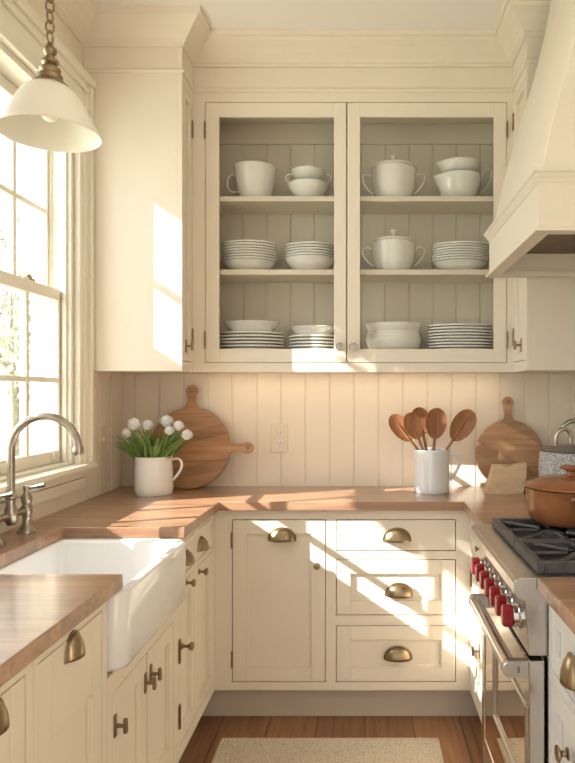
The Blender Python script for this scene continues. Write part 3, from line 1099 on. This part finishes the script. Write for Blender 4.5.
# middle shelf
cx, R = pxr(222, 277)
single('serving_bowl', 'shallow white bowl beneath the plates, far left of the middle shelf', 'bowl', oval(bowl_mb(R * .95, .050, .55), R), (cx, DD, S2))
plate_stack('seven-plate stack, far left of middle shelf', cx, R, 7, S2 + .043, .0122, 'plates far left of the middle shelf')
cx, R = pxr(285, 336)
single('serving_bowl', 'deep white bowl beneath shallow plates, middle shelf beside the door divide', 'bowl', oval(bowl_mb(R, .066, .45), R), (cx, DD, S2))
plate_stack('middle-shelf stack topping a deep bowl', cx, R * .985, 5, S2 + .059, .0122, 'plates over the deep bowl')
cx, R = pxr(371, 416)
tureen('white two-handled pot with knobbed lid on the middle shelf, right door', cx, R, .136, S2, None)
cx, R = pxr(432, 489)
single('serving_bowl', 'shallow white bowl beneath the plates near the hood, middle shelf', 'bowl', oval(bowl_mb(R * .95, .048, .55), R), (cx, DD, S2))
plate_stack('middle-shelf stack nearest the hood', cx, R, 7, S2 + .041, .0115, 'plates nearest the hood on the middle shelf')
# bottom shelf
cx, R = pxr(219, 284)
z = plate_stack('leftmost bottom-shelf stack', cx, R, 7, S0, .0150, 'plates at the left of the bottom shelf')
single('serving_bowl', 'wide white bowl on top of the leftmost bottom-shelf plates', 'bowl', oval(bowl_mb(R * .87, .058, .68), R), (cx, DD, z - .008))
cx, R = pxr(289, 340)
z = plate_stack('smaller bottom-shelf stack by the divide', cx, R, 6, S0, .0150, 'small plates on the bottom shelf', 'side_plate', 'side plate')
single('serving_bowl', 'small white bowl on top of the side plates, bottom shelf', 'bowl', oval(bowl_mb(R * .93, .050, .68), R), (cx, DD, z - .008))
cx, R = pxr(365, 422)
for k, lab in enumerate(('lowest deep white bowl in the bottom-shelf bowl stack', 'second from the bottom in the bottom-shelf white bowl stack', 'third from the bottom in the bottom-shelf white bowl stack')):
    single('mixing_bowl', lab, 'bowl', oval(full_bowl_mb(R * (1.0 - .03 * k), .082, .5), R), (cx, DD, S0 + .0150 * k), 'nested bowls on the bottom shelf')
single('mixing_bowl', 'topmost wide white bowl in the bottom-shelf bowl stack', 'bowl', oval(full_bowl_mb(R * 1.0, .072, .5), R), (cx, DD, S0 + .0765), 'nested bowls on the bottom shelf')
cx, R = pxr(428, 493)
plate_stack('tall ten-plate stack, right of bottom shelf', cx, R, 10, S0, .0138, 'tall plate stack on the bottom shelf')

# ------------------------------------------------------------------ things on the worktop
CE = CT + .0005
# pitcher with flowers
vd = 2.87
vx = X(154, vd)
vs = thing('pitcher', 'white ceramic pitcher holding white flowers in the left corner', 'pitcher', (vx, vd, CE))
o = obj('pitcher_body', MB().lathe([(0, .004), (.066, .004), (.070, 0), (.077, 0), (.081, .006), (.083, .03), (.082, .09), (.079, .14), (.080, .160), (.0825, .166), (.0805, .168), (.076, .160), (.075, .14), (.078, .03), (.070, .01), (0, .009)], seg=48), M['white'], None, origin=(0, 0, 0), smooth=45); o.parent = vs
pts = [(.078, 0, .150), (.098, 0, .160), (.118, 0, .152), (.126, 0, .130), (.118, 0, .104), (.100, 0, .080), (.080, 0, .058)]
o = obj('handle', MB().tube(pts, .0065, 12), M['white'], None, origin=(0, 0, 0), smooth=True, sub=1); o.parent = vs
# leaves
lv = MB()
for k in range(150):
    a = random.uniform(0, 2 * PI)
    rr = random.uniform(.01, .068)
    bx_, by_ = vx + rr * math.cos(a), vd + rr * math.sin(a)
    sp_ = random.uniform(.35, 1.0)
    tx, ty = vx + math.cos(a) * sp_ * .185, vd + math.sin(a) * sp_ * .12
    tz = CT + .165 + random.uniform(.045, .125) * (1.25 - .45 * sp_)
    p0, p2 = Vector((bx_, by_, CT + .12)), Vector((tx, ty, tz))
    p1 = Vector(((bx_ * .65 + tx * .35), (by_ * .65 + ty * .35), (p0.z * .35 + tz * .65) + .012))
    wd = random.uniform(.0035, .0065)
    side = Vector((random.uniform(-1, 1), random.uniform(-.5, .5), .2))
    L_, R__ = [], []
    for i in range(8):
        t = i / 7
        p = p0 * (1 - t) ** 2 + p1 * 2 * t * (1 - t) + p2 * t * t
        tn = ((p1 - p0) * (1 - t) + (p2 - p1) * t).normalized()
        sd_ = (side - tn * side.dot(tn)).normalized() * wd * (.25 + math.sin(PI * min(.97, t * .9 + .08)) * .9)
        L_.append(lv.v(*(p - sd_)))
        R__.append(lv.v(*(p + sd_)))
    for i in range(7): lv.face([L_[i], R__[i], R__[i + 1], L_[i + 1]])
fo = obj('bouquet_leaves', lv, M['leaf'], origin=(vx, vd, CT + .12))
tag(fo, 'dense narrow green leaves fanning out of the white pitcher', 'leaves', kind='stuff')


def flower(px, py, rpx, dy, label):
    d_ = vd + dy
    c_ = Vector((X(px, d_), d_, Z(py, d_)))
    r = rpx * .92 * d_ / F
    t = thing('white_flower', label, 'flower', c_, 'white flowers in the pitcher')
    base = Vector((vx + (c_.x - vx) * .25, vd + dy * .3, CT + .10))
    mid = (base + c_) / 2 + Vector((0, 0, .02))
    obj('stem', MB().tube([base, base.lerp(mid, .5), mid, mid.lerp(c_, .6), c_ - Vector((0, 0, r * .5))], .0022, 7), M['stem'], t, smooth=True)
    m = MB()
    n = 46
    for i in range(n):
        zf = 1 - 1.55 * (i + .5) / n
        ph = i * 2.39996
        q = math.sqrt(max(0, 1 - zf * zf))
        nrm = Vector((q * math.cos(ph), q * math.sin(ph), zf))
        tg = nrm.cross(Vector((0, 0, 1)))
        tg = tg.normalized() if tg.length > .01 else Vector((1, 0, 0))
        up_ = tg.cross(nrm).normalized()
        p = c_ + nrm * r * .78
        ww, hh = r * .40, r * .42
        tip = (nrm * .55 + up_ * .75).normalized()
        pts = [p - tg * ww * .5, p + tg * ww * .5, p + tg * ww + tip * hh * .7, p + tip * hh * 1.15 + nrm * r * .06, p - tg * ww + tip * hh * .7]
        m.face([m.v(*w_) for w_ in pts])
    m.ell(c_, r * .80, r * .80, r * .72, 16, 8)
    obj('bloom', m, M['petal'], t)
    return t


for px, py, rp, dy, lab in (
        (134, 425.5, 7.2, -.05, 'large white flower second from the left in the bouquet'),
        (126.4, 434, 5.6, -.04, 'white flower lowest at the far left of the bouquet'),
        (147.6, 426, 6.0, -.03, 'white flower left of the bouquet centre, third from the left'),
        (166.8, 422.5, 7.0, -.02, 'highest white flower in the bouquet, before the cutting board'),
        (178.6, 427, 6.0, -.04, 'white flower second from the right in the bouquet'),
        (187, 436, 6.0, -.05, 'white flower lowest at the far right of the bouquet'),
        (169.5, 431.5, 5.2, -.07, 'small white flower tucked under the highest bloom')):
    flower(px, py, rp, dy, lab)


def round_board(label, mat, px, d0, R, thick, tilt, handles, z):
    """disc with paddle handles, standing on edge and leaning on the wall"""
    out = []
    n = 96
    hs = [(math.radians(a), L, wd) for a, L, wd in handles]
    i = 0
    for k in range(n):
        a = 2 * PI * k / n
        skip = False
        for ha, L, wd in hs:
            da = (a - ha + PI) % (2 * PI) - PI
            lim = math.asin((wd * .75) / R)
            if abs(da) < lim: skip = True
        if not skip: out.append((a, (R * math.cos(a), R * math.sin(a))))
    for ha, L, wd in hs:
        ax = Vector((math.cos(ha), math.sin(ha)))
        sd_ = Vector((-ax.y, ax.x))
        prof_ = [(-wd * .62, R * .992), (-wd * .40, R + .012), (-wd * .36, R + .03), (-wd * .40, R + L * .55)]
        hr = wd * .52
        cen = R + L - hr
        prof_ += [(hr * math.sin(t), cen + hr * math.cos(t)) for t in [math.radians(q) for q in range(-110, 111, 20)]]
        prof_ += [(-p, q) for p, q in prof_[:4][::-1]]
        for i_, (p, q) in enumerate(prof_):
            v2 = ax * q + sd_ * p
            out.append((ha + (-1 + 2 * i_ / (len(prof_) - 1)) * .02, (v2.x, v2.y)))
    out.sort(key=lambda e: (e[0] % (2 * PI)))
    poly_ = [p for _, p in out]
    root = thing('cutting_board', label, 'cutting board', (X(px, d0), d0, z))
    m = MB()
    ct_, st_ = math.cos(tilt), math.sin(tilt)

    def tf(a, b_, c_):                            # a = across, b = thickness, c = up the board
        c2 = c_ + R
        return Vector((a, b_ * ct_ + c2 * st_, c2 * ct_ - b_ * st_ + thick * st_))
    m.T = tf
    m.prism([(x, y) for x, y in poly_], 'y', 0, thick)
    o = obj('board', m, M[mat], None, origin=(0, 0, 0), bev=.003)
    o.parent = root
    for ha, L, wd in hs:
        q = R + L - wd * .5
        m = MB()
        c_ = tf(q * math.cos(ha), -.0006, q * math.sin(ha))
        m.lathe([(0, 0), (wd * .14, 0), (wd * .2, .001), (wd * .2, .0016), (wd * .13, .0016), (0, .001)], c_, (0, -ct_, st_), seg=20)
        o = obj('hanging_hole', m, M['bronze'], None, origin=(0, 0, 0), smooth=40)
        o.parent = root
    return root


round_board('large round brown wooden board with two handles leaning behind the pitcher', 'board', 187.5, 3.005, .190, .020, math.radians(9), [(90, .108, .052), (0, .108, .050)], CE)
round_board('smaller round oak board with one handle leaning behind the paper bag', 'board2', 511, 3.02, .160, .018, math.radians(9), [(90, .112, .050)], CE)

# outlet on the backsplash
ol = thing('wall_outlet', 'cream double outlet plate on the beadboard backsplash', 'outlet', (X(279.5, 3.12), YB, Z(438, 3.12)))
ox, oz = X(279.5, 3.12), Z(438, 3.12)
obj('cover_plate', MB().box(ox - .041, ox + .041, YB - .006, YB - .0003, oz - .068, oz + .068), M['plate_plastic'], ol, bev=.003)
for dz in (-.024, .024):
    m = MB().lathe([(0, 0), (.017, 0), (.017, .003), (.0155, .0045), (0, .0045)], (ox, YB - .006, oz + dz), (0, -1, 0), seg=24)
    so = obj('socket', m, M['winw'], ol, smooth=40)
    m = MB()
    for dx in (-.0062, .0062): m.box(ox + dx - .0013, ox + dx + .0013, YB - .0112, YB - .0104, oz + dz - .002, oz + dz + .007)
    m.box(ox - .002, ox + .002, YB - .0112, YB - .0104, oz + dz - .010, oz + dz - .006)
    obj('slots', m, M['dark'], so)
ws = thing('wall_switch', 'cream switch plate on the left wall between window and corner', 'switch', (XL, 2.865, Z(440, 2.87)))
wz = Z(440, 2.87)
obj('cover_plate', MB().box(XL + .0042, XL + .010, 2.83, 2.90, wz - .06, wz + .06), M['plate_plastic'], ws, bev=.003)
obj('toggle', MB().box(XL + .010, XL + .020, 2.86, 2.87, wz - .006, wz + .012), M['plate_plastic'], ws, bev=.002)

# utensil crock
cd = 2.935
cx = X(432, cd)
cr = thing('utensil_crock', 'tall white enamel crock with side handle holding wooden spoons', 'crock', (cx, cd, CE))
o = obj('crock_body', MB().lathe([(0, .004), (.070, .004), (.074, 0), (.079, 0), (.081, .004), (.0805, .02), (.080, .18), (.0815, .190), (.080, .193), (.076, .190), (.0755, .02), (.07, .010), (0, .010)], seg=48), M['enamel'], None, origin=(0, 0, 0), smooth=40); o.parent = cr
pts = [(.077, 0, .166), (.100, 0, .174), (.120, 0, .165), (.128, 0, .142), (.122, 0, .115), (.105, 0, .085), (.090, 0, .062), (.078, 0, .050)]
o = obj('handle', MB().tube(pts, .0075, 12), M['enamel'], None, origin=(0, 0, 0), smooth=True, sub=1); o.parent = cr


def spoon(label, px, py, wpx, hpx, ang, dy, foot, slot=False):
    d_ = cd + dy
    c_ = Vector((X(px, d_), d_, Z(py, d_)))
    ft = Vector((cx + foot[0], cd + foot[1], CE + .03))
    ax = (c_ - ft).normalized()
    fr = Vector((0, -1, .12))
    fr = (fr - ax * fr.dot(ax)).normalized()
    sd_ = ax.cross(fr)
    W_, H_ = wpx * 1.12 * d_ / F / 2, hpx * 1.08 * d_ / F / 2
    t = thing('wooden_spoon', label, 'spoon', ft, 'wooden spoons in the crock')
    m = MB()
    rsf, K, N = [], 7, 28
    for side in (1, -1):
        rows = []
        for k in range(K + 1):
            q = k / K
            rr = []
            for i in range(N):
                a = 2 * PI * i / N
                x_, y_ = q * W_ * math.cos(a) * (1 + .10 * math.sin(a)), q * H_ * math.sin(a)
                dep_ = (-.011 * (1 - q * q) + .003 if side == 1 else -.011 * (1 - q ** 4) - .004 + .0045 * q ** 4)
                rr.append(c_ + sd_ * x_ + ax * y_ + fr * (dep_ if q < 1 else (.0025 if side == 1 else -.0015)))
            rows.append(rr)
        rsf.append(rows)
    ring_pts = [r for r in rsf[0][1:]] + [r for r in rsf[1][:0:-1]]
    m.rings([[tuple(p) for p in r] for r in ring_pts])
    obj('spoon_bowl', m, M['spoon'], t, smooth=60)
    m = MB()
    e = c_ - ax * (H_ * .86)
    m.tube([ft, ft.lerp(e, .5), e, e + ax * H_ * .35 - fr * .006], [.0055, .0060, .0070, .004], 10, flat=.8)
    obj('spoon_handle', m, M['spoon'], t, smooth=True)
    if slot:
        m = MB()
        m.tube([c_ - ax * H_ * .9 - fr * .004, c_ - ax * H_ * .2 + fr * -.002, c_ + ax * H_ * .5 + fr * .000], [.005, .004, .0015], 8)
        obj('ridge', m, M['spoon'], t, smooth=True)
    return t


spoon('leftmost wooden spoon in the crock, leaning left', 401, 428, 16, 30, 0, -.004, (.060, -.002), True)
spoon('second wooden spoon from the left in the crock', 413.5, 426, 16, 26, 0, -.044, (.020, -.045))
spoon('wooden spoon half hidden behind the others in the crock', 420.5, 421, 17, 26, 0, .040, (.010, .042))
spoon('broad upright wooden spoon at the centre of the crock', 436, 423.5, 19, 29, 0, .014, (-.005, .016))
spoon('rightmost wooden spoon in the crock, leaning right', 462.5, 425.5, 20, 33, 0, -.022, (-.045, -.025), True)

# folded tan paper bag
bd = 2.93
bx0, bx1 = X(486, 2.88), X(523, 2.88)
m = MB()
rows = []
for k in range(9):
    t = k / 8
    z_ = CE + t * .128
    sh = .046 * t                                   # leans to the right going up
    half = .050 * (1 - .80 * t ** 1.3) + .004
    l0, l1 = bx0 + sh * .8 + .006 * math.sin(PI * t), bx1 + sh * .55 + .004 * math.sin(PI * t)
    rr = []
    N = 10
    for i in range(N + 1):
        u = i / N
        dip = -.014 * math.exp(-((u - .42) / .16) ** 2) * t ** 3 + .006 * (u - .5) * t
        bul = 1 + .12 * math.sin(PI * u) + .05 * math.sin(5 * u + 4 * t)
        rr.append((l0 + (l1 - l0) * u, bd - half * bul, z_ + dip))
    for i in range(N, -1, -1):
        u = i / N
        dip = -.014 * math.exp(-((u - .42) / .16) ** 2) * t ** 3 + .006 * (u - .5) * t
        rr.append((l0 + (l1 - l0) * u, bd + half * (1 + .1 * math.sin(PI * u)), z_ + dip))
    rows.append(rr)
m.rings(rows)
pb = obj('paper_bag', m, M['linen'], origin=((bx0 + bx1) / 2, bd, CE), smooth=50)
tag(pb, 'tan folded-over paper bag standing before the small round board', 'bag')

# stoneware jar
jx, jd, jr = .925, 2.86, .157
jr_ = thing('stoneware_jar', 'grey-white patterned stoneware jar with ornate metal handle in the right corner', 'jar', (jx, jd, CE))
o = obj('jar_body', MB().lathe([(0, .004), (.12, .004), (.125, 0), (.140, 0), (.150, .012), (.155, .04), (.157, .11), (.154, .17), (.150, .190), (.143, .192), (0, .192)], seg=64), M['jar'], None, origin=(0, 0, 0), smooth=40); o.parent = jr_
l = obj('lid', MB().lathe([(0, .1925), (.153, .1925), (.155, .198), (.151, .204), (.10, .212), (.03, .216), (0, .216)], seg=64), M['jarlid'], None, origin=(0, 0, 0), smooth=40); l.parent = jr_
m = MB()
zb = .214
for s in (-1, 1):
    pts = [(s * .085, 0, zb - .004), (s * .088, 0, zb + .030), (s * .078, 0, zb + .060), (s * .055, 0, zb + .078), (s * .030, 0, zb + .070), (s * .018, 0, zb + .045), (s * .022, 0, zb + .015), (s * .018, 0, zb - .002)]
    m.tube(pts, [.011, .009, .0095, .011, .0105, .009, .009, .010], 10)
    m.tube([(s * .058, 0, zb + .078), (s * .040, 0, zb + .100), (s * .015, 0, zb + .112), (0, 0, zb + .104)], [.008, .0105, .012, .011], 10)
    m.ell((s * .085, 0, zb + .002), .013, .013, .008, 14, 8)
    m.ell((s * .056, 0, zb + .084), .011, .010, .010, 14, 8)
m.ell((0, 0, zb + .112), .014, .011, .014, 14, 8)
o = obj('lid_handle', m, M['jarmetal'], None, origin=(0, 0, 0), smooth=60, sub=1); o.parent = l

# terracotta pot on the range
pd_, pxx = 2.12, X(571, 2.12)
pz = .9575
dp = thing('casserole_pot', 'glossy reddish-brown casserole pot with lid on the range grate', 'pot', (pxx, pd_, pz))
o = obj('pot_body', MB().lathe([(0, .002), (.100, .002), (.112, 0), (.124, .006), (.134, .020), (.140, .045), (.143, .085), (.144, .108), (.146, .112), (.140, .114), (.137, .106), (.134, .03), (.115, .008), (0, .008)], seg=64), M['copper'], None, origin=(0, 0, 0), smooth=40); o.parent = dp
l = obj('lid', MB().lathe([(0, .1145), (.146, .1145), (.152, .117), (.152, .121), (.146, .125), (.120, .136), (.080, .146), (.040, .151), (0, .152)], seg=64), M['copper'], None, origin=(0, 0, 0), smooth=35); l.parent = dp
o = obj('lid_knob', MB().lathe([(0, .150), (.018, .150), (.015, .158), (.014, .164), (.022, .170), (.034, .173), (.036, .179), (.028, .184), (0, .186)], seg=32), M['copper'], None, origin=(0, 0, 0), smooth=40); o.parent = l
for s in (-1, 1):
    m = MB()
    pts = [(s * .138, -.045, .094), (s * .160, -.034, .098), (s * .168, 0, .100), (s * .160, .034, .098), (s * .138, .045, .094)]
    m.tube([(q[1], q[0], q[2]) for q in pts], .008, 12)
    o = obj('side_handle', m, M['copper'], None, origin=(0, 0, 0), smooth=True, sub=1); o.parent = dp

# rug
rx0, rx1, ry0, ry1 = -.562, .285, 1.05, 2.565
rgx = thing('rug', 'cream woven rug lying on the wooden floor', 'rug', ((rx0 + rx1) / 2, (ry0 + ry1) / 2, 0))
m = MB()
m.box(rx0, rx1, ry0, ry1, .0006, .011)
obj('weave', m, M['rug'], rgx, bev=.004)
m = MB()
for y in (ry0, ry1):
    for k in range(4):
        pass
for x in (rx0, rx1):
    m.tube([(x, ry0 + (ry1 - ry0) * k / 20, .008) for k in range(21)], .0075, 8)
m.tube([(rx0 + (rx1 - rx0) * k / 20, ry1, .008) for k in range(21)], .0075, 8)
m.tube([(rx0 + (rx1 - rx0) * k / 20, ry0, .008) for k in range(21)], .0075, 8)
obj('bound_edge', m, M['rug'], rgx, smooth=True)

# ------------------------------------------------------------------ garden outside the window
struct('ground', MB().box(-40, -1.4, -20, 40, -.35, -.25), M['lawn'])


def tree(label, x, y, h, r, seed):
    rnd = random.Random(seed)
    t = thing('garden_tree_or_sun_blocker', label, 'tree', (x, y, -.25))
    tr = MB()
    tr.tube([(x, y, -.25), (x + .05, y, h * .3), (x - .04, y + .05, h * .6)], [.14, .11, .05], 10)
    for k in range(5):
        a = k * 1.3
        tr.tube([(x, y, h * (.35 + .05 * k)), (x + math.cos(a) * r * .4, y + math.sin(a) * r * .4, h * (.5 + .06 * k)), (x + math.cos(a) * r * .7, y + math.sin(a) * r * .7, h * (.62 + .06 * k))], [.05, .03, .015], 7)
    obj('trunk', tr, M['bark'], t, smooth=True)
    fo = MB()
    for k in range(1800):
        u = Vector((rnd.gauss(0, 1), rnd.gauss(0, 1), rnd.gauss(0, 1))).normalized() * (rnd.random() ** .35)
        c_ = Vector((x + u.x * r, y + u.y * r, h * .66 + u.z * h * .40))
        if math.sin(c_.x * 4 + seed) + math.sin(c_.y * 4.3) + math.sin(c_.z * 3.7) < -.5: continue
        a_ = Vector((rnd.gauss(0, 1), rnd.gauss(0, 1), rnd.gauss(0, 1))).normalized()
        b_ = a_.cross(Vector((.3, .5, .8))).normalized()
        s_ = rnd.uniform(.05, .10)
        fo.face([fo.v(*(c_ + a_ * s_)), fo.v(*(c_ + b_ * s_ * .5)), fo.v(*(c_ - a_ * s_)), fo.v(*(c_ - b_ * s_ * .5))])
    obj('foliage', fo, M['tree'], t)


tree('pale leafy garden tree outside the window, the nearer one at left', -5.6, 10.3, 3.3, 1.0, 3)
tree('slim pale garden tree standing farther off outside the window', -8.9, 15.4, 6.0, .9, 5)

# unseen leafy sun blocker, added so its crown shades part of the upper sash
rnd = random.Random(11)
t = thing('garden_tree_or_sun_blocker', 'added leafy sun blocker left of the window, outside the picture', 'tree', (-4.25, .55, -.25))
m = MB()
m.tube([(-4.25, .55, -.25), (-4.2, .5, 1.6), (-4.25, .58, 3.5)], [.10, .08, .04], 10)
obj('trunk', m, M['bark'], t, smooth=True)
m = MB()
for k in range(4600):
    u = Vector([max(-1, min(1, rnd.uniform(-1, 1) * 1.0)) for _ in 'xyz'])
    c_ = Vector((-4.25 + u.x * .35, .53 + u.y * .60, 4.25 + u.z * .38))
    a_ = Vector((rnd.gauss(0, 1), rnd.gauss(0, 1), rnd.gauss(0, 1))).normalized()
    b_ = a_.cross(Vector((.3, .5, .8))).normalized()
    s_ = rnd.uniform(.04, .07)
    m.face([m.v(*(c_ + a_ * s_)), m.v(*(c_ + b_ * s_ * .6)), m.v(*(c_ - a_ * s_)), m.v(*(c_ - b_ * s_ * .6))])
obj('foliage', m, M['tree'], t)

# ------------------------------------------------------------------ light
sun = bpy.data.lights.new('sun', 'SUN')
sun.energy = 17.0
sun.angle = math.radians(.3)
sun.color = (1.0, .95, .87)
so = bpy.data.objects.new('sun', sun)
COL.objects.link(so)
so.rotation_euler = Vector((1, .391, -.66)).to_track_quat('-Z', 'Y').to_euler()
so.location = (-6, -2, 6)


def area(name, loc, direction, sx, sy, e, col):
    l = bpy.data.lights.new(name, 'AREA')
    l.shape = 'RECTANGLE'
    l.size, l.size_y = sx, sy
    l.energy = e
    l.color = col
    o = bpy.data.objects.new(name, l)
    COL.objects.link(o)
    o.location = loc
    o.rotation_euler = Vector(direction).to_track_quat('-Z', 'Y').to_euler()
    return o


area('window_skylight', (-1.72, 2.1, 1.95), (1, 0, -.3), 1.0, 1.3, 12, (.80, .90, 1))
area('room_fill', (-.15, 1.5, 2.88), (0, .12, -1), 1.0, .9, 2.5, (1, .93, .83))  # unseen fill lamp below the ceiling, added to lift the interior

area('under_cabinet_light', (-.03, 3.0, 1.4665), (0, .2, -1), 1.36, .03, 1.0, (1, .82, .60))

wd = bpy.data.worlds.new('world')
S.world = wd
wd.use_nodes = True
nt = wd.node_tree
bg = nt.nodes['Background']
tc = nt.nodes.new('ShaderNodeTexCoord')
sx_ = nt.nodes.new('ShaderNodeSeparateXYZ')
nt.links.new(tc.outputs['Generated'], sx_.inputs[0])
rp = nt.nodes.new('ShaderNodeValToRGB')               # the sun's side of the sky (-x) is the bright one
rp.color_ramp.elements[0].position = .0
rp.color_ramp.elements[0].color = (2.3, 2.45, 2.6, 1)
rp.color_ramp.elements[1].position = 1.0
rp.color_ramp.elements[1].color = (.50, .47, .42, 1)
e = rp.color_ramp.elements.new(.40)
e.color = (1.7, 1.8, 1.9, 1)
e = rp.color_ramp.elements.new(.50)
e.color = (.70, .66, .61, 1)
mr = nt.nodes.new('ShaderNodeMapRange')
mr.inputs['From Min'].default_value = -1
mr.inputs['From Max'].default_value = 1
nt.links.new(sx_.outputs['X'], mr.inputs['Value'])
nt.links.new(mr.outputs[0], rp.inputs['Fac'])
nt.links.new(rp.outputs['Color'], bg.inputs['Color'])
bg.inputs['Strength'].default_value = 1.0

S.view_settings.view_transform = 'Standard'
S.view_settings.look = 'None'
S.view_settings.exposure = 0.06
